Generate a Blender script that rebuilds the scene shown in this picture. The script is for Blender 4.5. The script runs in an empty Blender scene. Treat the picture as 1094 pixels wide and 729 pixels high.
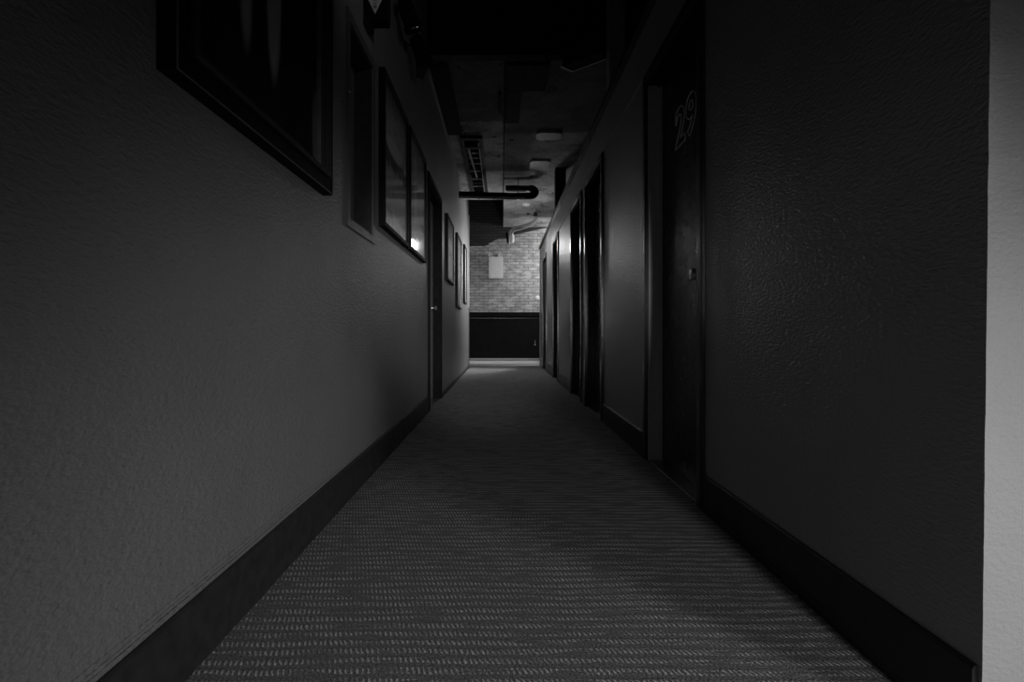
import bpy, bmesh, math, random
from mathutils import Vector, Matrix, noise as mn
random.seed(7)
PI = math.pi
SC = bpy.context.scene
COL = SC.collection
XL, XR, H = -0.65, 0.80, 0.70          # wall planes, eye height
CEIL = 3.04                             # old plaster ceiling
TOPR = 2.49                             # top of the right partition

# ------------------------------------------------------------------ materials
def N(nt, typ, loc=(0, 0), **kw):
    n = nt.nodes.new(typ); n.location = loc
    for k, v in kw.items(): setattr(n, k, v)
    return n
def g(v): return (v, v, v, 1)
class Mat:
    def __init__(s, name):
        s.m = bpy.data.materials.new(name); s.m.use_nodes = True
        s.nt = s.m.node_tree; s.b = s.nt.nodes['Principled BSDF']
        s.tc = N(s.nt, 'ShaderNodeTexCoord').outputs['Object']
    def link(s, a, b): s.nt.links.new(a, b)
    def map(s, scale=(1, 1, 1), rot=(0, 0, 0), loc=(0, 0, 0), src=None):
        n = N(s.nt, 'ShaderNodeMapping'); n.inputs['Scale'].default_value = scale
        n.inputs['Rotation'].default_value = rot; n.inputs['Location'].default_value = loc
        s.link(src or s.tc, n.inputs['Vector']); return n.outputs[0]
    def noise(s, scale, detail=3, rough=.5, vec=None, dist=0):
        n = N(s.nt, 'ShaderNodeTexNoise'); n.inputs['Scale'].default_value = scale
        n.inputs['Detail'].default_value = detail; n.inputs['Roughness'].default_value = rough
        n.inputs['Distortion'].default_value = dist
        s.link(vec or s.tc, n.inputs['Vector']); return n.outputs['Fac']
    def ramp(s, fac, stops, interp='LINEAR'):
        n = N(s.nt, 'ShaderNodeValToRGB'); cr = n.color_ramp; cr.interpolation = interp
        while len(cr.elements) < len(stops): cr.elements.new(.5)
        for e, (p, v) in zip(cr.elements, stops): e.position = p; e.color = g(v)
        s.link(fac, n.inputs[0]); return n.outputs[0]
    def math(s, op, a, b=None, c=None, clamp=False):
        n = N(s.nt, 'ShaderNodeMath', operation=op); n.use_clamp = clamp
        for i, v in enumerate((a, b, c)):
            if v is None: continue
            if isinstance(v, (int, float)): n.inputs[i].default_value = v
            else: s.link(v, n.inputs[i])
        return n.outputs[0]
    def smooth(s, v, lo, hi):
        n = N(s.nt, 'ShaderNodeMapRange'); n.interpolation_type = 'SMOOTHSTEP'
        n.inputs[1].default_value = lo; n.inputs[2].default_value = hi
        n.inputs[3].default_value = 0; n.inputs[4].default_value = 1
        s.link(v, n.inputs[0]); return n.outputs[0]
    def xyz(s):
        n = N(s.nt, 'ShaderNodeSeparateXYZ'); s.link(s.tc, n.inputs[0]); return n.outputs
    def mix(s, f, a, b):
        n = N(s.nt, 'ShaderNodeMix', data_type='RGBA')
        for i, v in ((0, f), (6, a), (7, b)):
            if isinstance(v, (int, float)): n.inputs[i].default_value = v if i == 0 else g(v)
            else: s.link(v, n.inputs[i])
        return n.outputs[2]
    def bump(s, h, strength=.3, dist=.002, prev=None):
        n = N(s.nt, 'ShaderNodeBump'); n.inputs['Strength'].default_value = strength
        n.inputs['Distance'].default_value = dist; s.link(h, n.inputs['Height'])
        if prev: s.link(prev, n.inputs['Normal'])
        return n.outputs[0]
    def out(s, col=None, rough=.5, nrm=None, metal=0, spec=.5, coat=0):
        if col is not None:
            if isinstance(col, (int, float)): s.b.inputs['Base Color'].default_value = g(col)
            else: s.link(col, s.b.inputs['Base Color'])
        if isinstance(rough, (int, float)): s.b.inputs['Roughness'].default_value = rough
        else: s.link(rough, s.b.inputs['Roughness'])
        if nrm: s.link(nrm, s.b.inputs['Normal'])
        s.b.inputs['Metallic'].default_value = metal
        s.b.inputs['Specular IOR Level'].default_value = spec
        s.b.inputs['Coat Weight'].default_value = coat
        return s.m

def paint(name, v, rough=.4, spec=.5, peel=.9, var=.12, sc=110):
    m = Mat(name)
    big = m.noise(1.3, 4, .6)
    col = m.ramp(big, [(.3, v*(1-var)), (.7, v*(1+var))])
    fine = m.noise(sc, 2, .6, vec=m.map((1, .55, 1.25)))
    med = m.noise(9, 3)
    n = m.bump(fine, peel, .005); n = m.bump(med, .25, .004, n)
    return m.out(col, rough, n, spec=spec)
def satin(name, v, rough=.35, spec=.5, var=.3, nsc=25):
    m = Mat(name); a = m.noise(nsc, 4, .6)
    col = m.ramp(a, [(.3, v*(1-var)), (.75, v*(1+var))])
    n = m.bump(m.noise(60, 2), .06, .0006)
    return m.out(col, m.ramp(m.noise(14, 3), [(.3, rough*.9), (.7, min(1, rough*1.12))]), n, spec=spec)

M = {}
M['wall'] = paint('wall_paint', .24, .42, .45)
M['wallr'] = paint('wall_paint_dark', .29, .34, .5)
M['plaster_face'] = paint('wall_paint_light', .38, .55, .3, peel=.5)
M['black'] = satin('black_paint', .012, .35)
M['blackmatte'] = satin('flat_black_paint', .008, .85, .15)
M['door'] = satin('door_gloss_black', .02, .28)
M['doorlight'] = satin('door_grey', .4, .4)
M['casing'] = satin('casing_dark_gloss', .045, .2, .8, var=.1)
M['jamb'] = satin('jamb_grey', .45, .35, var=.1)
M['base'] = satin('cove_base_vinyl', .035, .45, .4)
M['frame'] = satin('frame_black_lacquer', .005, .6, .15)
M['frameline'] = satin('frame_fillet_silver', .16, .35)
M['metal'] = satin('brushed_metal', .35, .3)
M['metal'].node_tree.nodes['Principled BSDF'].inputs['Metallic'].default_value = .8
M['white'] = satin('white_enamel', .72, .4, var=.08)
M['bright'] = satin('bright_white', .85, .4, var=.03)
M['pale'] = satin('pale_worn_paint', .42, .55, .3, var=.25)
M['hatch'] = satin('hatch_frame_grey', .13, .45, var=.1)
M['digit'] = satin('number_outline', .9, .5)
M['wood'] = satin('old_dark_wood', .03, .7, .2)

def mk_ceiling():
    m = Mat('ceiling_plaster')
    x, y, z = m.xyz()
    blot = m.noise(1.6, 5, .65, dist=.6)
    col = m.ramp(blot, [(.30, .12), (.47, .34), (.7, .55)])
    crack = m.noise(2.4, 6, .7, dist=1.5)
    cr = m.ramp(m.math('ABSOLUTE', m.math('SUBTRACT', crack, .5)), [(.0, 0), (.010, 1)])
    col = m.mix(cr, .04, col)
    hole = m.noise(7, 3, .6, vec=m.map((1, .5, 1), loc=(3.1, 1.7, 0)))
    col = m.mix(m.ramp(hole, [(.66, 0), (.68, 1)]), col, .03)
    # an old soaked patch beside the middle joint
    d = m.math('MULTIPLY', m.smooth(x, .02, .06), m.math('SUBTRACT', 1, m.smooth(x, .30, .50)))
    d = m.math('MULTIPLY', d, m.math('MULTIPLY', m.smooth(y, 5.9, 6.1), m.math('SUBTRACT', 1, m.smooth(y, 7.6, 8.0))))
    col = m.mix(m.math('MULTIPLY', d, .65), col, .05)
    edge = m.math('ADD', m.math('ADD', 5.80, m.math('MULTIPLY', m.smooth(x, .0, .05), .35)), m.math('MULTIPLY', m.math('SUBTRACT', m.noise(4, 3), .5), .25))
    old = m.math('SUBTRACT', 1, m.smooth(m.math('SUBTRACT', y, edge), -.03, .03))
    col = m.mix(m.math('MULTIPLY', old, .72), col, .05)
    n = m.bump(m.noise(70, 3), .5, .004); n = m.bump(blot, .6, .03, n)
    return m.out(col, .85, n, spec=.1)
M['ceil'] = mk_ceiling()

def mk_brick():
    m = Mat('painted_brick')
    x, y, z = m.xyz()
    cmb = N(m.nt, 'ShaderNodeCombineXYZ'); m.link(x, cmb.inputs[0]); m.link(z, cmb.inputs[1])
    br = N(m.nt, 'ShaderNodeTexBrick'); m.link(cmb.outputs[0], br.inputs['Vector'])
    br.inputs['Scale'].default_value = 1; br.inputs['Brick Width'].default_value = .20
    br.inputs['Row Height'].default_value = .063; br.inputs['Mortar Size'].default_value = .007
    br.inputs['Color1'].default_value = g(.62); br.inputs['Color2'].default_value = g(.42)
    br.inputs['Mortar'].default_value = g(.09); br.inputs['Mortar Smooth'].default_value = .3
    wear = m.noise(9, 6, .75)
    col = m.mix(m.ramp(wear, [(.40, 0), (.62, .75)]), br.outputs['Color'], .22)
    col = m.mix(m.ramp(m.noise(4, 4, .6, vec=m.map((1, 1, 2.4))), [(.52, 0), (.68, .8)]), col, .62)
    # shade along the top of the wall, put into the brick colour
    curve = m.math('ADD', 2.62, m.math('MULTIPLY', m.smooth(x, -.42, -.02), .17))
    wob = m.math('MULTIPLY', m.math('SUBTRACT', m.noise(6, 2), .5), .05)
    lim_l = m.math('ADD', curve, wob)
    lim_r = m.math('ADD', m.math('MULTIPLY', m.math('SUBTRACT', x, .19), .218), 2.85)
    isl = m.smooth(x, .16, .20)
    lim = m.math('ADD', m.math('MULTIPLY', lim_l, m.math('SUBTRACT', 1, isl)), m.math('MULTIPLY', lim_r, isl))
    top_shade = m.smooth(m.math('SUBTRACT', z, lim), -.01, .015)
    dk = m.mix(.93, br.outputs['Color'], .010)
    col = m.mix(top_shade, col, dk)
    n = m.bump(br.outputs['Fac'], .9, -.010); n = m.bump(m.noise(60, 3), .4, .004, n)
    return m.out(col, .6, n, spec=.3)
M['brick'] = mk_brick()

def mk_carpet():
    m = Mat('carpet_loops')
    x, y, z = m.xyz()
    wob = m.math('MULTIPLY', m.noise(2.0, 2), .05)
    row = m.math('MULTIPLY', m.math('ADD', y, wob), 1/.034)
    fr = m.math('FRACT', row); fl = m.math('FLOOR', row)
    par = m.math('MULTIPLY', m.math('FRACT', m.math('MULTIPLY', fl, .37)), 5)
    jit = m.math('MULTIPLY', m.noise(55, 2), 1.0)
    u = m.math('ADD', m.math('MULTIPLY', x, 1/.0115), m.math('ADD', m.math('MULTIPLY', fr, 1.1), m.math('ADD', par, jit)))
    s = m.math('SINE', m.math('MULTIPLY', u, 2*PI))
    s = m.smooth(s, -.1, .7)
    env = m.math('SINE', m.math('MULTIPLY', fr, PI))
    env = m.smooth(env, .35, .95)
    # runs of brighter yarn along each row
    run = m.noise(1, 2, .6, vec=m.map((9, 42, 1)))
    run = m.smooth(run, .35, .62)
    fine = m.noise(260, 3, .8)
    big = m.noise(2.2, 3)
    val = m.math('MULTIPLY', m.math('MULTIPLY', s, env), run)
    val = m.math('MULTIPLY', val, m.smooth(fine, .26, .46))
    basec = m.ramp(fine, [(.36, .05), (.50, .23), (.64, .62)])
    col = m.mix(m.math('MULTIPLY', val, 1.35, clamp=True), basec, 1.0)
    col = m.mix(m.ramp(big, [(.35, .0), (.7, .2)]), col, .22)
    h = m.math('ADD', val, m.math('MULTIPLY', fine, .7))
    n = m.bump(h, .8, .006)
    return m.out(col, .95, n, spec=.1)
M['carpet'] = mk_carpet()

def glass():
    m = bpy.data.materials.new('picture_glass'); m.use_nodes = True; nt = m.node_tree
    nt.nodes.remove(nt.nodes['Principled BSDF']); o = nt.nodes['Material Output']
    t = N(nt, 'ShaderNodeBsdfTransparent'); gl = N(nt, 'ShaderNodeBsdfGlossy'); gl.inputs['Roughness'].default_value = .06
    ge = N(nt, 'ShaderNodeNewGeometry'); dt = N(nt, 'ShaderNodeVectorMath', operation='DOT_PRODUCT')
    nt.links.new(ge.outputs['Incoming'], dt.inputs[0]); nt.links.new(ge.outputs['Normal'], dt.inputs[1])
    ab = N(nt, 'ShaderNodeMath', operation='ABSOLUTE'); nt.links.new(dt.outputs['Value'], ab.inputs[0])
    om = N(nt, 'ShaderNodeMath', operation='SUBTRACT'); om.inputs[0].default_value = 1; nt.links.new(ab.outputs[0], om.inputs[1])
    pw = N(nt, 'ShaderNodeMath', operation='POWER'); nt.links.new(om.outputs[0], pw.inputs[0]); pw.inputs[1].default_value = 5
    fr = N(nt, 'ShaderNodeMath', operation='MULTIPLY_ADD'); nt.links.new(pw.outputs[0], fr.inputs[0]); fr.inputs[1].default_value = .3; fr.inputs[2].default_value = .03
    ns = N(nt, 'ShaderNodeTexNoise'); ns.inputs['Scale'].default_value = 3
    b = N(nt, 'ShaderNodeBump'); b.inputs['Strength'].default_value = .05; nt.links.new(ns.outputs[0], b.inputs['Height']); nt.links.new(b.outputs[0], gl.inputs['Normal'])
    mx = N(nt, 'ShaderNodeMixShader'); nt.links.new(fr.outputs[0], mx.inputs[0]); nt.links.new(t.outputs[0], mx.inputs[1]); nt.links.new(gl.outputs[0], mx.inputs[2])
    nt.links.new(mx.outputs[0], o.inputs['Surface']); return m
M['glass'] = glass()

def print_mat(name, stops, nsc=6, amp=.18, w=.3, blobs=(), edge=None):
    """poster content: tone bands over height (object z in metres) broken by noise, plus pale shapes (y,z,ry,rz,value)"""
    m = Mat(name); x, y, z = m.xyz()
    zz = m.math('ADD', z, m.math('MULTIPLY', m.math('SUBTRACT', m.noise(nsc, 4, .6), .5), amp))
    col = m.ramp(m.math('DIVIDE', zz, 1.1), stops)
    col = m.mix(m.ramp(m.noise(14, 5, .7), [(.50, 0), (.66, w)]), col, .02)
    for (by, bz, ry, rz, v) in blobs:
        dy = m.math('DIVIDE', m.math('SUBTRACT', y, by), ry); dz = m.math('DIVIDE', m.math('SUBTRACT', z, bz), rz)
        r2 = m.math('ADD', m.math('MULTIPLY', dy, dy), m.math('MULTIPLY', dz, dz))
        r2 = m.math('ADD', r2, m.math('MULTIPLY', m.math('SUBTRACT', m.noise(5, 2), .5), .6))
        f = m.math('SUBTRACT', 1, m.smooth(r2, .45, 1.1)); col = m.mix(f, col, v)
    return m.out(col, .5, spec=.3)

# ------------------------------------------------------------------ mesh building
class MB:
    def __init__(s): s.v, s.f = [], []
    def add(s, vs, fs):
        o = len(s.v); s.v += [Vector(p) for p in vs]; s.f += [tuple(i+o for i in f) for f in fs]; return s
    def box(s, x0, x1, y0, y1, z0, z1):
        x0, x1 = sorted((x0, x1)); y0, y1 = sorted((y0, y1)); z0, z1 = sorted((z0, z1))
        return s.add([(x0,y0,z0),(x1,y0,z0),(x1,y1,z0),(x0,y1,z0),(x0,y0,z1),(x1,y0,z1),(x1,y1,z1),(x0,y1,z1)],
                     [(0,3,2,1),(4,5,6,7),(0,1,5,4),(1,2,6,5),(2,3,7,6),(3,0,4,7)])
    def tube(s, pts, r, n=12, cap=True):
        pts = [Vector(p) for p in pts]; rs = r if isinstance(r, (list, tuple)) else [r]*len(pts)
        rings = []; up = None
        for i, p in enumerate(pts):
            d = (pts[min(i+1, len(pts)-1)] - pts[max(i-1, 0)]).normalized()
            if up is None: up = d.orthogonal().normalized()
            up = (up - d*up.dot(d)).normalized(); sd = d.cross(up)
            rings.append([p + (up*math.cos(2*PI*k/n) + sd*math.sin(2*PI*k/n))*rs[i] for k in range(n)])
        vs = [q for rr in rings for q in rr]; fs = []
        for i in range(len(pts)-1):
            for k in range(n): fs.append((i*n+k, i*n+(k+1) % n, (i+1)*n+(k+1) % n, (i+1)*n+k))
        if cap: fs.append(tuple(range(n-1, -1, -1))); fs.append(tuple((len(pts)-1)*n+k for k in range(n)))
        return s.add(vs, fs)
    def lathe(s, o, ax, prof, n=20):
        """prof: (distance along ax, radius)"""
        o, ax = Vector(o), Vector(ax).normalized(); a = ax.orthogonal().normalized(); b = ax.cross(a)
        vs, fs = [], []
        for (t, r) in prof:
            for k in range(n): vs.append(o + ax*t + (a*math.cos(2*PI*k/n)+b*math.sin(2*PI*k/n))*max(r, 1e-4))
        for i in range(len(prof)-1):
            for k in range(n): fs.append((i*n+k, i*n+(k+1) % n, (i+1)*n+(k+1) % n, (i+1)*n+k))
        fs.append(tuple(range(n-1, -1, -1))); fs.append(tuple((len(prof)-1)*n+k for k in range(n)))
        return s.add(vs, fs)
    def build(s, name, mat, parent=None, bevel=0, smooth=False, origin=None, mod=None):
        me = bpy.data.meshes.new(name)
        off = Vector((0, 0, 0))
        if parent is not None: off = wloc(parent)
        elif origin == 'base':
            xs = [p.x for p in s.v]; ys = [p.y for p in s.v]; off = Vector(((min(xs)+max(xs))/2, (min(ys)+max(ys))/2, min(p.z for p in s.v)))
        bm = bmesh.new(); vv = [bm.verts.new(p-off) for p in s.v]
        for f in s.f:
            try: bm.faces.new([vv[i] for i in f])
            except ValueError: pass
        bmesh.ops.recalc_face_normals(bm, faces=bm.faces)
        if bevel: bmesh.ops.bevel(bm, geom=list(bm.edges), offset=bevel, segments=2, affect='EDGES', clamp_overlap=True)
        bm.to_mesh(me); bm.free()
        if smooth:
            for p in me.polygons: p.use_smooth = True
            try: me.set_sharp_from_angle(angle=math.radians(40))
            except Exception: pass
        me.materials.append(mat)
        o = bpy.data.objects.new(name, me); COL.objects.link(o)
        if parent is not None: o.parent = parent
        else: o.location = off
        return o
def wloc(o):
    v = Vector(o.location)
    while o.parent: o = o.parent; v += Vector(o.location)
    return v
def tag(o, label=None, cat=None, group=None, kind=None):
    for k, v in (('label', label), ('category', cat), ('group', group), ('kind', kind)):
        if v: o[k] = v
    return o
def thing(name, loc, label=None, cat=None, group=None, kind=None):
    o = bpy.data.objects.new(name, None); o.empty_display_size = .1; COL.objects.link(o); o.location = loc
    return tag(o, label, cat, group, kind)
def struct(o, label=None, cat=None): return tag(o, label, cat, kind='structure')
def PX(side, d): return XL + d if side == 'L' else XR - d       # d = out from the wall face

# ------------------------------------------------------------------ shell
T = .12
def cy(z): # front end of the right partition leans a little and is knocked about
    return .8725 - .0145*(z-.13)/1.13 + .0018*mn.noise(Vector((0, 0, z*9))) + .0012*mn.noise(Vector((3, 0, z*40)))
# doors: (side, y near, y far) of the clear opening, all 2.05 high
DTOP = 2.055
DR = [(2.12, 2.86), (4.17, 4.93), (5.26, 5.95), (7.40, 8.05), (9.35, 10.02)]
DL = [(4.66, 5.52)]
def wall_with_openings(mb, side, y0, y1, ztop, doors, extra=()):
    x0, x1 = PX(side, 0), PX(side, -T)
    ops = sorted([(a, b, 0, DTOP) for a, b in doors] + list(extra)); y = y0
    for (a, b, lo, hi) in ops:
        mb.box(x0, x1, y, a, 0, ztop); mb.box(x0, x1, a, b, hi, ztop)
        if lo > 0: mb.box(x0, x1, a, b, 0, lo)
        y = b
    mb.box(x0, x1, y, y1, 0, ztop)
WIN = (2.23, 2.62, 1.18, 2.02)
mb = MB(); wall_with_openings(mb, 'L', -2.6, 10.3, 3.9, DL, [WIN])
struct(mb.build('wall_left', M['wall']), 'long grey painted corridor wall hung with framed pictures', 'wall')
mb = MB(); wall_with_openings(mb, 'R', 1.1, 10.9, TOPR, DR)
zs = [TOPR*i/110 for i in range(111)]
vs = []; fs = []
for z in zs: vs += [(XR, cy(z), z), (XR, 1.1, z), (XR+T, 1.1, z)]
for i in range(110):
    a = i*3; fs += [(a, a+1, a+4, a+3), (a+1, a+2, a+5, a+4)]
mb.add(vs, fs)
struct(mb.build('wall_right', M['wallr']), 'dark grey partition wall with numbered doors, stopping short of the ceiling', 'wall')
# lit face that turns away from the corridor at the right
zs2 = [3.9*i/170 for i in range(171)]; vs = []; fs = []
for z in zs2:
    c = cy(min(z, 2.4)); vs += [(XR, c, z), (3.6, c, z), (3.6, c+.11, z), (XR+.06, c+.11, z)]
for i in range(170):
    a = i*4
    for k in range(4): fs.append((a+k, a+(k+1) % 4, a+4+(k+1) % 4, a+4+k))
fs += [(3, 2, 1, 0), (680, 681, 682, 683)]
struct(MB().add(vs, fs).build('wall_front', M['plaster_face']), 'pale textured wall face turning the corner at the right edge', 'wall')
struct(MB().box(-.9, 3.7, -2.6, 10.9, -.1, 0).box(-2.4, 2.6, 10.9, 11.75, -.1, 0).build('floor', M['carpet']), 'grey carpet with rows of slanting pale loops', 'floor')
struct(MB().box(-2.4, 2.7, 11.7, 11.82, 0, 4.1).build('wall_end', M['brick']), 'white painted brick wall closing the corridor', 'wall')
struct(MB().box(-.77, 3.72, -2.72, -2.6, 0, 3.9).build('wall_rear', M['wall']), 'plain wall behind the viewer', 'wall')
struct(MB().box(3.6, 3.72, -2.6, .9, 0, 3.9).build('wall_side', M['wall']), 'side wall of the landing out of view', 'wall')
# returns of the cross passage
struct(MB().box(-2.4, XL-T, 10.18, 10.3, 0, 3.9).box(XR+T, 2.6, 10.78, 10.9, 0, 2.80).build('wall_return', M['wall']), 'walls of the cross passage at the far end', 'wall')
struct(MB().box(-2.52, -2.4, 10.18, 11.82, 0, 4.1).box(2.6, 2.72, 10.78, 11.82, 0, 4.1).build('wall_passage', M['wall']), 'end walls of the cross passage', 'wall')
# ceilings
mb = MB()
c0, c1 = CEIL, CEIL+.05
BX0, BX1, BY0, BY1 = -.48, -.25, 6.30, 8.95
mb.box(XL, BX0, 4.52, 9.25, c0, c1).box(BX0, BX1, 4.52, BY0, c0, c1).box(BX0, BX1, BY1, 9.25, c0, c1).box(BX1, .035, 4.52, 9.25, c0, c1)
mb.box(.035, 2.6, 4.52, 11.7, c0+.004, c1)
struct(mb.build('ceiling', M['ceil']), 'cracked and stained old plaster ceiling over the far corridor', 'ceiling')
mb = MB().box(-2.5, 3.72, -2.7, 11.8, 3.95, 4.05)
struct(mb.build('ceiling_upper', M['blackmatte']), 'flat black upper ceiling above the near corridor', 'ceiling')
struct(MB().box(XL, 2.6, 4.52, 4.60, CEIL+.05, 3.95).build('wall_bulkhead', M['blackmatte']), 'black bulkhead where the plaster ceiling begins', 'wall')
struct(MB().box(.765, .915, 7.45, 7.60, TOPR+.008, CEIL+.003).build('trim_11', M['blackmatte'], bevel=.004), 'black post from the right partition up to the plaster ceiling', 'post')
struct(MB().box(2.6, 2.72, 4.52, 10.9, 0, 3.9).build('wall_rooms', M['blackmatte']), 'far wall of the dark rooms behind the right partition', 'wall')
struct(MB().box(BX0-.03, BX1+.03, BY0-.03, BY1+.03, 3.24, 3.26).build('ceiling_bay', M['blackmatte']), 'black boarding seen up inside the open ceiling bay', 'ceiling')
struct(MB().box(.832, .955, 4.05, 4.17, TOPR-.2, 3.95).build('trim_1', M['jamb'], bevel=.004), 'grey post rising above the right partition', 'post')
# cap along the top of the right partition
o = struct(MB().box(.765, .80, .88, 10.9, TOPR-.075, TOPR-.03).build('trim_2', M['black'], bevel=.004), 'black rail under the top edge of the right partition', 'trim')
o = struct(MB().box(.785, .93, .88, 10.9, TOPR-.012, TOPR+.008).build('trim_3', M['pale'], bevel=.004), 'pale cap strip along the top of the right partition', 'trim')
# thin joint batten at door-head height
mb = MB()
for a, b in ((2.94, 4.11), (6.02, 7.33), (8.12, 9.28)): mb.box(.795, .80, a, b, 2.125, 2.131)
struct(mb.build('trim_4', M['jamb']), 'thin joint line at door head height', 'trim')
struct(MB().box(XL, XL+.018, 4.60, 9.2, 2.985, 3.03).build('trim_5', M['wall'], bevel=.004), 'narrow bead where the left wall meets the plaster ceiling', 'trim')
# outside corner at the far left end: black below, pale above
struct(MB().box(XL-.01, XL+.014, 10.285, 10.325, 0, 1.18).build('trim_6', M['black'], bevel=.003), 'black corner guard at the end of the left wall', 'trim')
struct(MB().box(XL-.01, XL+.012, 10.285, 10.323, 1.18, 3.0).build('trim_7', M['white'], bevel=.003), 'pale corner bead above the black corner guard', 'trim')
struct(MB().box(XR-.012, XR+.01, 10.87, 10.915, 0, 2.4).build('trim_8', M['pale'], bevel=.003), 'grey corner bead at the end of the right partition', 'trim')

# baseboards
def base_profile(mb, side, a, b, h=.14):
    n = 1
    pr = [(0, 0), (.016, 0), (.012, .02), (.010, h-.006), (.006, h), (0, h)]
    vs = [(PX(side, d), y, z) for y in (a, b) for d, z in pr]; k = len(pr)
    fs = [(i, (i+1) % k, k+(i+1) % k, k+i) for i in range(k)] + [tuple(range(k)), tuple(range(2*k-1, k-1, -1))]
    mb.add(vs, fs)
mb = MB()
for a, b in ((-2.6, .55), (.553, 2.085), (2.088, 3.4), (3.403, 4.595), ): base_profile(mb, 'L', a, b)
for a, b in ((5.585, 8.0), (8.002, 10.28)): base_profile(mb, 'L', a, b, .045)
struct(mb.build('baseboard_left', M['base']), 'dark cove base along the left wall', 'baseboard')
mb = MB()
for a, b in ((.88, 2.055), (2.925, 4.105), (4.995, 5.195), (6.015, 7.335), (8.115, 9.285), (10.085, 10.87)): base_profile(mb, 'R', a, b)
struct(mb.build('baseboard_right', M['black']), 'black base along the right partition', 'baseboard')
# caulk / peeling paint ridge above the left base
mb = MB()
for (off, r, y0, y1) in ((.150, .0035, -1.5, 2.9), (.160, .002, .4, 2.1), (.172, .0015, .75, 1.9)):
    pts = []; y = y0
    while y < y1:
        pts.append((XL+.0005, y, off + .006*mn.noise(Vector((y*2.5, off*9, 0))) + .002*mn.noise(Vector((y*25, 1, 0))))); y += .02
    mb.tube(pts, [r*(.7+.6*abs(mn.noise(Vector((p[1]*12, off*30, 4))))) for p in pts], 6)
struct(mb.build('trim_9', M['wall']), 'rough ridge of caulk and paint above the left base', 'trim')
# the far end: black board with rails, pale threshold
o = struct(MB().box(-1.2, 1.6, 11.672, 11.70, .075, 1.10).build('trim_10', M['blackmatte'], bevel=.003), 'black boarding across the lower part of the brick wall', 'panel')
MB().box(-1.2, 1.6, 11.645, 11.672, 1.06, 1.145).build('top_rail', M['blackmatte'], o, bevel=.004)
MB().box(-1.2, 1.6, 11.66, 11.672, 1.005, 1.015).build('bead', M['black'], o)
MB().box(-1.2, 1.6, 11.655, 11.672, .085, .115).build('bottom_rail', M['jamb'], o, bevel=.003)
MB().lathe((.74, 11.672, .42), (0, -1, 0), [(0, .012), (.02, .012), (.022, .018), (.035, .016), (.037, .002)]).tube([(.74, 11.65, .44), (.745, 11.65, .52)], .006).build('latch', M['metal'], o, smooth=True)
struct(MB().box(-1.2, 1.6, 11.60, 11.70, 0, .062).build('baseboard_end', M['bright'], bevel=.004), 'white skirting strip below the black boarding', 'baseboard')

# ------------------------------------------------------------------ doors
def U_frame(mb, side, a, b, top, w, d0, d1):
    x0, x1 = PX(side, d0), PX(side, d1)
    mb.box(x0, x1, a-w, a, 0, top+w); mb.box(x0, x1, b, b+w, 0, top+w); mb.box(x0, x1, a, b, top, top+w)
def door(n, side, a, b, label, leafmat='door', jamb='jamb', cas='casing', knob_y=None, number=None, sill=True):
    r = thing('door_%d' % n, (PX(side, -.06), (a+b)/2, 0), label, 'door', kind='structure')
    w = .062
    for (nm, y0, y1, z0, z1) in (('casing', a-w, a, 0, DTOP), ('casing', b, b+w, 0, DTOP), ('casing', a-w, b+w, DTOP, DTOP+w)):
        m2 = MB().box(PX(side, .001), PX(side, .013), y0, y1, z0, z1)
        i = .012
        m2.box(PX(side, .013), PX(side, .018), y0+i, y1-i, z0, z1 - (0 if z0 == 0 else i))
        m2.build(nm, M[cas], r, bevel=.0015)
    jm = MB()
    jm.box(PX(side, .002), PX(side, -.115), a, a+.016, 0, DTOP-.016); jm.box(PX(side, .002), PX(side, -.115), b-.016, b, 0, DTOP-.016)
    hd = MB().box(PX(side, .002), PX(side, -.115), a, b, DTOP-.016, DTOP)
    jm.box(PX(side, -.045), PX(side, -.070), a+.016, a+.028, 0, DTOP-.028); jm.box(PX(side, -.045), PX(side, -.070), b-.028, b-.016, 0, DTOP-.028)
    hd.box(PX(side, -.045), PX(side, -.070), a+.016, b-.016, DTOP-.028, DTOP-.016).build('head_jamb', M['blackmatte'], r)
    jm.build('jamb', M[jamb], r, bevel=.001)
    lf = MB().box(PX(side, -.072), PX(side, -.112), a+.018, b-.018, .01, DTOP-.018).build('door_leaf', M[leafmat], r, bevel=.002)
    ky = knob_y if knob_y else a+.09
    MB().lathe((PX(side, -.0715), ky, .95), (1 if side == 'L' else -1, 0, 0), [(0, .030), (.006, .029), (.008, .011), (.022, .011), (.028, .022), (.042, .027), (.052, .022), (.056, .004)]).build('knob', M['metal'], lf, smooth=True)
    if sill: MB().box(PX(side, .004), PX(side, -.11), a+.02, b-.02, 0, .008).build('threshold', M['metal'], r, bevel=.002)
    return r, lf
door(1, 'R', *DR[0], 'glossy black recessed door numbered 29, nearest on the right', knob_y=2.27)
D1 = bpy.data.objects['door_1']; LEAF1 = [c for c in D1.children if c.name.startswith('door_leaf')][0]
door(2, 'R', *DR[1], 'black recessed door, second from the viewer on the right', jamb='casing')
door(3, 'R', *DR[2], 'black recessed door, third from the viewer on the right', jamb='casing')
door(4, 'R', *DR[3], 'narrow black door, fourth from the viewer on the right', jamb='casing')
door(5, 'R', *DR[4], 'last black door on the right before the brick wall', jamb='casing')
door(6, 'L', *DL[0], 'recessed door in the left wall between the framed posters', jamb='blackmatte', cas='blackmatte', leafmat='doorlight', knob_y=5.43)
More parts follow.
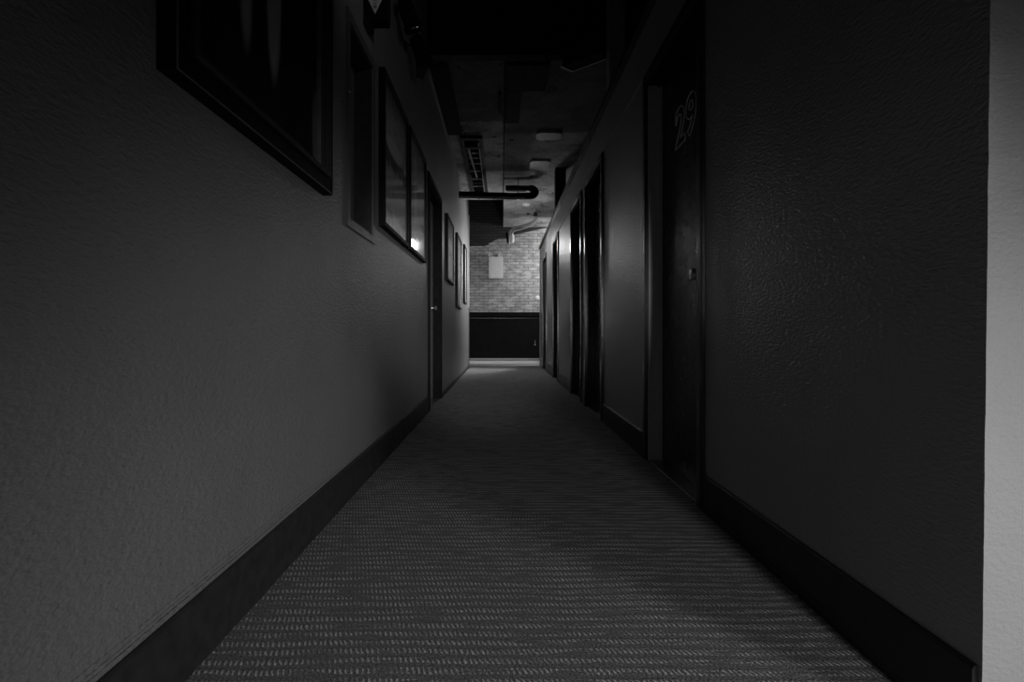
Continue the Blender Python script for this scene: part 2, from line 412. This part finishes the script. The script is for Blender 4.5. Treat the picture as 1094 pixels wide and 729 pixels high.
# outlined 29
cu = bpy.data.curves.new('numerals', 'FONT'); cu.body = '29'; cu.size = .27; cu.fill_mode = 'NONE'
cu.offset = .006; cu.bevel_depth = .0026; cu.bevel_resolution = 1; cu.space_character = 1.0
to = bpy.data.objects.new('numerals_curve', cu); COL.objects.link(to)
bpy.context.view_layer.update()
me = bpy.data.meshes.new_from_object(to.evaluated_get(bpy.context.evaluated_depsgraph_get()))
bpy.data.objects.remove(to)
xs = [v.co.x for v in me.vertices]; ys = [v.co.y for v in me.vertices]
w = max(xs)-min(xs); h = max(ys)-min(ys); x0 = min(xs); y0 = min(ys)
lw = wloc(LEAF1)
for v in me.vertices:      # far end of the door first, read from the corridor
    u = (v.co.x-x0)/w; t = (v.co.y-y0)/h
    v.co = Vector((PX('R', -.0705)-v.co.z, 2.625-.285*u, 1.605+.20*t)) - lw
me.materials.append(M['digit'])
o = bpy.data.objects.new('number', me); COL.objects.link(o); o.parent = LEAF1
o['label'] = 'outlined numerals 29'

# small recessed window hatch in the left wall
a, b, lo, hi = WIN
w = thing('window_1', (XL, (a+b)/2, lo), 'narrow dark recessed hatch in the left wall beside the largest picture', 'window', kind='structure')
fr = MB(); x0, x1 = XL, XL+.008
fr.box(x0, x1, a-.045, a, lo-.035, hi+.045).box(x0, x1, b, b+.045, lo-.035, hi+.045).box(x0, x1, a, b, hi, hi+.045).box(x0, x1, a, b, lo-.035, lo)
fr.build('window_frame', M['hatch'], w, bevel=.002)
ln = MB(); x0, x1 = XL, XL-.115
ln.box(x0, x1, a, a+.01, lo, hi).box(x0, x1, b-.01, b, lo, hi).box(x0, x1, a, b, hi-.01, hi).box(x0, x1, a, b, lo, lo+.01)
ln.build('lining', M['base'], w)
MB().box(XL-.085, XL-.115, a+.01, b-.01, lo+.01, hi-.01).build('shutter', M['hatch'], w, bevel=.002)
MB().lathe((XL+.008, a-.02, lo+.54), (1, 0, 0), [(0, .009), (.004, .008), (.006, .002)], 12).build('screw', M['metal'], w, smooth=True)

# ------------------------------------------------------------------ pictures
def ring(mb, a, b, lo, hi, prof):
    """closed moulding: prof = [(inset, out)] swept round the rectangle on the left wall"""
    k = len(prof); vs = []
    for (sy, sz) in ((0, 0), (1, 0), (1, 1), (0, 1)):
        for (i, d) in prof:
            vs.append((XL+d, (a+i) if sy == 0 else (b-i), (lo+i) if sz == 0 else (hi-i)))
    fs = []
    for c in range(4):
        n = (c+1) % 4
        for j in range(k): fs.append((c*k+j, c*k+(j+1) % k, n*k+(j+1) % k, n*k+j))
    mb.add(vs, fs)
def picture(name, a, b, lo, hi, label, mat, th=.0345, fw=.028, group='framed pictures along the left wall', inner=True):
    r = thing(name, (XL, (a+b)/2, lo), label, 'picture', group)
    m2 = MB(); ring(m2, a, b, lo, hi, [(0, .001), (0, th-.003), (.003, th), (fw-.004, th), (fw, th-.006), (fw, .001)]); m2.build('frame', M['frame'], r)
    if inner:
        m2 = MB(); ring(m2, a, b, lo, hi, [(fw, .006), (fw, th-.008), (fw+.004, th-.008), (fw+.006, .006)]); m2.build('fillet', M['casing'], r)
    MB().box(XL+.012, XL+.021, a+fw, b-fw, lo+fw, hi-fw).build('print', mat, r)
    MB().box(XL+.0235, XL+.0255, a+fw, b-fw, lo+fw, hi-fw).build('glass', M['glass'], r)
    return r
# object z of the prints runs 0..height from the picture's base
p_legs = print_mat('print_figure', [(0, .006), (1, .008)], w=.2, blobs=[(-.13, .62, .05, .42, .45), (.03, .55, .055, .36, .5), (.02, .80, .14, .2, .3), (.36, .20, .04, .15, .15)])
# largest picture: shadow-box frame with inner moulding
a, b, lo, hi = .985, 1.90, 1.195, 2.15
r = thing('framed_picture', (XL, (a+b)/2, lo), 'very large dark picture in a deep stepped black frame, nearest on the left wall', 'picture', 'framed pictures along the left wall')
m2 = MB(); ring(m2, a, b, lo, hi, [(0, .001), (0, .035), (.003, .038), (.046, .038), (.050, .034), (.050, .001)]); m2.build('frame', M['frame'], r)
m2 = MB(); ring(m2, a, b, lo, hi, [(.0015, .0375), (.0015, .0405), (.004, .0405), (.004, .0375)]); m2.build('edge_line', M['frameline'], r)
m2 = MB(); ring(m2, a, b, lo, hi, [(.050, .006), (.050, .046), (.054, .050), (.060, .050), (.062, .044), (.067, .044), (.070, .036), (.078, .034), (.082, .022), (.082, .006)]); m2.build('inner_moulding', M['casing'], r)
m2 = MB(); ring(m2, a, b, lo, hi, [(.082, .006), (.082, .024), (.086, .024), (.088, .006)]); m2.build('fillet', M['frameline'], r)
MB().box(XL+.004, XL+.010, a+.08, b-.08, lo+.08, hi-.08).build('print', p_legs, r)
MB().box(XL+.018, XL+.020, a+.086, b-.086, lo+.086, hi-.086).build('glass', M['glass'], r)
p3 = print_mat('print_portrait', [(0, .9), (.09, .85), (.12, .5), (.33, .45), (.35, .06), (.42, .06), (.44, .65), (.60, .45), (.75, .06)], blobs=[(-.02, .50, .25, .06, .75), (-.30, .10, .04, .09, .9)], w=.35)
p4 = print_mat('print_torso', [(0, .9), (.19, .85), (.22, .4), (.42, .3), (.46, .5), (.6, .4), (.75, .05)], blobs=[(-.10, .50, .09, .25, .6)], w=.45)
p5 = print_mat('print_pale_low', [(0, .9), (.40, .85), (.50, .3), (.7, .08)], w=.2, amp=.3)
p6 = print_mat('print_pale_tall', [(0, .22), (.2, .5), (.45, .8), (.75, .65), (.9, .35)], w=.1)
p7 = print_mat('print_pale_far', [(0, .35), (.3, .7), (.7, .65), (.9, .5)], w=.1)
picture('framed_poster', 2.765, 3.47, 1.262, 2.10, 'framed poster with a pale torn-looking lower edge, just beyond the recessed hatch', p3)
picture('framed_poster', 3.555, 4.30, 1.265, 2.105, 'framed poster with a bright bottom corner, immediately before the left door', p4)
picture('framed_poster', 6.02, 6.78, 1.30, 2.07, 'first framed picture beyond the left door, bright lower half', p5)
picture('framed_poster', 7.35, 8.12, 1.05, 2.10, 'tall pale framed picture hanging lowest, second beyond the left door', p6)
picture('framed_poster', 8.80, 9.32, 1.19, 2.18, 'small pale framed picture farthest down the left wall', p7)

# ------------------------------------------------------------------ things high on the left wall
# box sign with a white triangle, standing out from the wall, facing the viewer
r = thing('direction_sign', (XL+.065, 2.50, 2.17), 'small black box sign with a pale downward triangle, above the recessed hatch', 'sign')
MB().box(XL, XL+.112, 2.46, 2.54, 2.17, 2.36).build('housing', M['blackmatte'], r, bevel=.003)
MB().box(XL+.001, XL+.03, 2.455, 2.545, 2.145, 2.17).build('bracket', M['black'], r, bevel=.002)
y = 2.4585
MB().add([(XL+.012, y, 2.285), (XL+.100, y, 2.285), (XL+.056, y, 2.193), (XL+.012, 2.4605, 2.285), (XL+.100, 2.4605, 2.285), (XL+.056, 2.4605, 2.193)], [(0, 2, 1), (3, 4, 5), (0, 1, 4, 3), (1, 2, 5, 4), (2, 0, 3, 5)]).build('arrow', M['white'], r)
mk = MB()
for xx in (.052, .0605):
    mk.box(XL+xx-.002, XL+xx+.002, 2.457, 2.4584, 2.255, 2.282); mk.box(XL+xx-.002, XL+xx+.002, 2.457, 2.4584, 2.218, 2.234); mk.box(XL+xx-.0015, XL+xx+.0015, 2.457, 2.4584, 2.238, 2.248)
mk.build('lettering', M['black'], r)

def spot_lamp(loc, d, label, sc=1.0):
    r = thing('spotlight', loc, label, 'lamp', 'black spotlights at the top of the left wall')
    L = Vector(loc); d = Vector(d).normalized()
    MB().lathe(L - d*.09*sc, d, [(0, .018*sc), (.01*sc, .040*sc), (.05*sc, .048*sc), (.15*sc, .052*sc), (.16*sc, .060*sc), (.185*sc, .060*sc), (.186*sc, .05*sc), (.17*sc, .045*sc)]).build('lamp_shade', M['blackmatte'], r, smooth=True)
    MB().lathe(L + d*.075*sc, d, [(0, .044*sc), (.006*sc, .04*sc), (.010*sc, .02*sc)]).build('lens', M['casing'], r, smooth=True)
    w = Vector((XL+.001, L.y, L.z+.02))
    m2 = MB().lathe(w, (1, 0, 0), [(0, .032), (.012, .032), (.016, .012), (.018, .010)])
    m2.tube([w+Vector((.015, 0, 0)), w+Vector((.04, 0, .015)), L+Vector((0, 0, .052*sc)), L+Vector((0, 0, .03*sc))], .007, 8)
    m2.build('bracket', M['black'], r, smooth=True)
spot_lamp((XL+.085, 3.18, 2.63), (.35, .2, -.95), 'black spotlight nearer the viewer, high on the left wall')
spot_lamp((XL+.10, 3.52, 2.60), (.3, .5, -.75), 'black spotlight farther from the viewer, high on the left wall')
r = thing('cable_box', (XL+.002, 3.98, 2.63), 'tapering black cable box under the ceiling line, beyond the spotlights', 'box')
MB().add([(XL-.003, 3.92, 2.78), (XL+.075, 3.92, 2.78), (XL+.075, 4.10, 2.78), (XL-.003, 4.10, 2.78), (XL-.003, 3.97, 2.63), (XL+.035, 3.97, 2.63), (XL+.035, 4.05, 2.63), (XL-.003, 4.05, 2.63)],
         [(0, 1, 2, 3), (7, 6, 5, 4), (0, 4, 5, 1), (1, 5, 6, 2), (2, 6, 7, 3), (3, 7, 4, 0)]).build('housing', M['black'], r, bevel=.003)
MB().tube([(XL+.015, 4.0, 2.78), (XL+.015, 4.0, 3.0), (XL+.015, 4.3, 3.02), (XL+.015, 4.52, 3.02)], .006, 8).build('cable', M['black'], r)
# hanging speaker by the post, right
r = thing('speaker', (.70, 4.28, 2.90), 'black box speaker hung askew beside the grey post', 'speaker')
A, B, C = Vector((.60, 4.42, 0)), Vector((.862, 4.20, 0)), Vector((.492, 4.34, 0))
D = B + C - A
quad = [A, B, D, C]
def prism(q, z0, z1): 
    return [(p.x, p.y, z0) for p in q]+[(p.x, p.y, z1) for p in q], [(3,2,1,0),(4,5,6,7),(0,1,5,4),(1,2,6,5),(2,3,7,6),(3,0,4,7)]
q2 = [p + (Vector((.70, 4.28, 0))-p)*.03 for p in quad]
MB().add(*prism(q2, 2.90, 3.06)).build('cabinet', M['blackmatte'], r, bevel=.004)
for s_, e_ in ((A, B), (A, C)):
    MB().tube([Vector((s_.x, s_.y, 2.90)), Vector((e_.x, e_.y, 2.90))], .006, 8).build('edge_strip', M['white'], r)
MB().tube([(.72, 4.29, 3.06), (.80, 4.2, 3.12), (.835, 4.12, 3.12)], .009, 8).build('bracket', M['black'], r)

# ------------------------------------------------------------------ ceiling fittings
# T of black duct fixed under the plaster
mb = MB().box(.045, .42, 4.53, 5.03, CEIL-.03, CEIL+.007).box(.045, .19, 5.03, 5.80, CEIL-.03, CEIL+.007)
tag(mb.build('air_duct', M['blackmatte'], origin='base', bevel=.004), 'flat black L-shaped duct under the near end of the plaster ceiling', 'duct')
tag(MB().box(-.03, .0, 5.1, 5.55, CEIL-.025, CEIL+.003).build('junction_box', M['blackmatte'], origin='base', bevel=.004), 'slim black box on the ceiling beside the flat duct', 'box')
pts = [(.028, 4.53+i*.2, CEIL-.005+.0015*math.sin(i)) for i in range(24)]
tag(MB().tube(pts, .008, 8).build('conduit', M['blackmatte'], origin='base', smooth=True), 'thin dark conduit running along the middle of the plaster ceiling', 'pipe')
tag(MB().box(XL+.004, -.475, 4.56, 6.16, CEIL-.02, CEIL+.002).box(XL+.004, -.46, 4.56, 6.16, CEIL-.024, CEIL-.02).build('cable_tray', M['blackmatte'], origin='base'), 'flat black cable tray along the left edge of the plaster ceiling', 'tray')
# open ceiling bay with laths
r = thing('lath_frame', ((BX0+BX1)/2, (BY0+BY1)/2, CEIL-.03), 'open ceiling bay with dark rails and thin cross laths, upper left', 'frame')
for (x0, x1) in ((BX0-.02, BX0+.022), (BX1-.022, BX1+.02)):
    MB().box(x0, x1, BY0-.05, BY1+.04, CEIL-.03, CEIL+.02).build('rail', M['wood'], r, bevel=.003)
MB().box(BX1-.040, BX1-.028, BY0+.1, BY1, CEIL-.03, CEIL-.01).build('pale_strip', M['pale'], r)
for y0 in (BY0-.06, BY0+.24): MB().box(BX0-.02, BX1+.02, y0, y0+.07, CEIL-.034, CEIL+.02).build('end_board', M['wood'], r, bevel=.003)
for y0 in (6.72, 6.92, 7.12, 7.36, 7.7, 8.1, 8.5): MB().box(BX0+.02, BX1-.02, y0, y0+.045, CEIL+.03, CEIL+.04).build('lath', M['hatch'], r)
MB().add(*[[(-.445, 6.6, CEIL+.0), (-.415, 6.6, CEIL), (-.365, 7.95, CEIL), (-.385, 7.95, CEIL), (-.445, 6.6, CEIL+.012), (-.415, 6.6, CEIL+.012), (-.365, 7.95, CEIL+.012), (-.385, 7.95, CEIL+.012)],
          [(3,2,1,0),(4,5,6,7),(0,1,5,4),(1,2,6,5),(2,3,7,6),(3,0,4,7)]]).build('plank', M['pale'], r)
# plaster patches
def patch(x0, x1, y0, y1, label):
    n = 26; pts = []
    for i in range(n):
        t = 2*PI*i/n; c, s_ = math.cos(t), math.sin(t); k = .80
        ux = math.copysign(abs(c)**.35, c); uy = math.copysign(abs(s_)**.35, s_)
        e = 1+.10*mn.noise(Vector((c*2+x0*7, s_*2, y0)))
        pts.append(((x0+x1)/2+(x1-x0)/2*ux*e, (y0+y1)/2+(y1-y0)/2*uy*e))
    vs = [(p[0], p[1], CEIL-.022) for p in pts]+[(p[0], p[1], CEIL+.008) for p in pts]
    fs = [tuple(range(n)), tuple(range(2*n-1, n-1, -1))]+[(i, n+i, n+(i+1) % n, (i+1) % n) for i in range(n)]
    tag(MB().add(vs, fs).build('plaster_patch', M['pale'], origin='base'), label, 'patch', 'loose plaster patches on the ceiling')
patch(.41, .70, 6.10, 6.33, 'wide pale plaster patch on the ceiling, nearer the viewer')
patch(.39, .66, 7.10, 7.56, 'squarish pale plaster patch on the ceiling, farther away')
# dark drain pipe; its return limb is shaped from the pipe's ceiling shadow
def arc(c, r, a0, a1, n, fn): return [fn(c, r, a0+(a1-a0)*i/n) for i in range(n+1)]
r = thing('drain_pipe', (0, 8.0, 2.72), 'thick black pipe crossing below the ceiling from the left wall with an added limb for its shadow', 'pipe')
path = [(XL+.002, 8.0, 2.80), (-.2, 8.0, 2.785), (.2, 8.0, 2.775), (.42, 8.0, 2.78)]
path += [(.42+.10*math.sin(t), 8.0+.12*(1-math.cos(t))*.5, 2.855-.075*math.cos(t)) for t in [PI*i/8 for i in range(1, 8)]]
path += [(.42, 8.12, 2.93), (.2, 8.12, 2.935), (.06, 8.12, 2.935)]
MB().tube(path, [.052]*4+[.055]*7+[.040]*3, 16).build('pipe_run', M['blackmatte'], r, smooth=True)
MB().tube([(.07, 8.06, 2.876), (.38, 8.06, 2.868)], .014, 8).build('pale_conduit', M['white'], r, smooth=True)
MB().tube([(XL+.02, 7.945, 2.757), (-.2, 7.947, 2.745), (.35, 7.947, 2.735)], .007, 8).build('cable', M['pale'], r, smooth=True)
for x in (-.35, .25):
    MB().lathe((x-.015, 8.0, 2.788 if x < 0 else 2.776), (1, 0, 0), [(0, .056), (.03, .056)]).tube([(x, 8.0, 2.83), (x, 8.0, CEIL)], .005, 8).build('hanger', M['black'], r)
# light fittings and pale plumbing near the brick wall
tag(MB().lathe((.45, 9.55, CEIL+.005), (0, 0, -1), [(0, .072), (.012, .072), (.03, .062), (.04, .045), (.045, .005)]).build('smoke_detector', M['white'], origin='base', smooth=True), 'small round white detector on the plaster ceiling above the bent pipe', 'detector')
r = thing('sprinkler_pipe', (.14, 11.2, 2.56), 'bent pale pipe dropping from the ceiling in front of the brick wall', 'pipe')
path = [(.64, 9.95, CEIL-.010), (.64, 9.97, 2.93), (.645, 10.0, 2.87), (.61, 10.1, 2.835), (.52, 10.3, 2.825), (.36, 10.6, 2.835), (.25, 10.85, 2.85), (.19, 11.0, 2.83), (.165, 11.08, 2.76), (.155, 11.1, 2.62), (.155, 11.1, 2.54)]
def smoothp(p, k=5):
    p = [Vector(q) for q in p]; out = []
    for i in range(len(p)-1):
        p0, p1, p2, p3 = p[max(i-1, 0)], p[i], p[i+1], p[min(i+2, len(p)-1)]
        for j in range(k):
            t = j/k; out.append(.5*((2*p1)+(p2-p0)*t+(2*p0-5*p1+4*p2-p3)*t*t+(3*p1-p0-3*p2+p3)*t**3))
    return out+[p[-1]]
MB().tube(smoothp(path), .022, 12).build('pipe_run', M['pale'], r, smooth=True)
q = [(.665, 9.99, 2.98), (.67, 10.03, 2.90), (.64, 10.14, 2.80), (.54, 10.36, 2.785), (.38, 10.66, 2.79), (.24, 10.96, 2.80), (.215, 11.12, 2.70), (.215, 11.14, 2.60)]
MB().tube(smoothp(q), [.016]*36, 10).build('second_pipe', M['white'], r, smooth=True)
MB().lathe((.215, 11.14, 2.60), (0, 0, 1), [(0, .045), (.02, .052), (.15, .052), (.18, .035), (.19, .02)]).build('sleeve', M['white'], r, smooth=True)
v = MB().lathe((.60, 9.93, 2.93), (1, 0, 0), [(0, .02), (.01, .038), (.07, .038), (.08, .02)]); v.lathe((.64, 9.88, 2.93), (0, 1, 0), [(0, .022), (.03, .022), (.05, .030), (.1, .030)])
v.build('valve', M['black'], r, smooth=True)
MB().tube([(.10, 11.1, 2.80), (.12, 11.08, 2.70), (.13, 11.06, 2.58)], [.03, .026, .016], 10).build('pipe_shadow', M['blackmatte'], r, smooth=True)  # black sock shaped for the shadow left of the pipe
MB().tube([(.62, 9.92, 2.955), (.45, 9.9, 2.965), (.25, 9.95, 2.95)], .006, 6).build('lever', M['pale'], r)
# emergency light box on the brick wall
S = 11.7/560
r = thing('emergency_light', ((529.5-536)*S, 11.66, .70+(355-298)*S), 'pale wall box with two small lamp heads on top, on the white brick wall', 'light')
x0, x1, z0, z1 = (522-536)*S, (537.5-536)*S, .70+(355-298)*S, .70+(355-275)*S
MB().box(x0, x1, 11.60, 11.70, z0, z1).build('housing', M['white'], r, bevel=.008)
MB().box(x0+.02, x1-.02, 11.595, 11.60, z0+.02, z1-.02).build('cover', M['white'], r, bevel=.002)
for xx in (x0+.05, x1-.05):
    MB().lathe((xx, 11.67, z1+.05), (-.1, -1, -.15), [(0, .018), (.02, .04), (.07, .05), (.075, .044), (.06, .03)]).tube([(xx, 11.67, z1), (xx, 11.67, z1+.03)], .012, 8).build('lamp_head', M['white'], r, smooth=True)
MB().box((x0+x1)/2-.02, (x0+x1)/2+.035, 11.60, 11.64, z1, z1+.03).build('cable_gland', M['black'], r, bevel=.003)
tag(MB().lathe((.80, 11.70, 1.46), (0, -1, 0), [(0, .055), (.012, .055), (.02, .045), (.022, .01)]).build('call_plate', M['white'], origin='base', smooth=True), 'small round pale plate low on the brick wall at its right', 'plate')

# ------------------------------------------------------------------ lights
def spot(name, loc, tgt, energy, size, blend, radius):
    l = bpy.data.lights.new(name, 'SPOT'); l.energy = energy; l.spot_size = math.radians(size); l.spot_blend = blend; l.shadow_soft_size = radius
    o = bpy.data.objects.new(name, l); COL.objects.link(o); o.location = loc
    o.rotation_euler = (Vector(tgt)-Vector(loc)).to_track_quat('-Z', 'Y').to_euler(); return o
def point(name, loc, energy, radius):
    l = bpy.data.lights.new(name, 'POINT'); l.energy = energy; l.shadow_soft_size = radius
    o = bpy.data.objects.new(name, l); COL.objects.link(o); o.location = loc; return o
spot('landing_lamp', (2.55, -1.45, .55), (-.35, 2.1, -.25), 130, 50, 1.0, .25)
spot('threshold_lamp', (.95, -1.3, .60), (-.1, 2.2, -.25), 80, 62, 1.0, .10)
spot('corridor_fill', (.60, -1.7, 1.1), (-.25, 5.3, .90), 900, 21.5, 1.0, .10)  # added narrow spot behind the viewer, brightens the mid corridor
spot('upper_fill', (.55, 1.3, 2.3), (-.65, 3.3, 2.35), 6, 70, 1.0, .15)  # added unseen fill for the top of the left wall
point('middle_fill', (.36, 9.1, 2.2), 13, .12)  # added fill hanging in mid-air without a fitting, lifts ceiling and walls
point('passage_lamp', (2.3, 11.05, 2.60), 105, .08)
spot('passage_spot', (1.02, 11.35, 2.10), (-.65, 8.5, 1.30), 230, 90, .6, .08)
spot('near_fill', (-.45, -.55, .38), (.8, 1.7, .05), 2.6, 85, 1.0, .25)

w = bpy.data.worlds.new('World'); SC.world = w; w.use_nodes = True
w.node_tree.nodes['Background'].inputs[0].default_value = (0, 0, 0, 1); w.node_tree.nodes['Background'].inputs[1].default_value = 0

cam = bpy.data.cameras.new('camera'); co = bpy.data.objects.new('camera', cam); COL.objects.link(co)
co.location = (0, 0, H); co.rotation_euler = (PI/2, 0, 0)
cam.sensor_width = 36; cam.lens = 36*560/1094; cam.shift_x = 11/1094; cam.shift_y = -9.5/1094; cam.clip_start = .02
SC.camera = co
vs_ = SC.view_settings; SC.display_settings.display_device = 'sRGB'
vs_.view_transform = 'Standard'; vs_.look = 'None'; vs_.exposure = 0; vs_.gamma = 1; vs_.use_curve_mapping = False
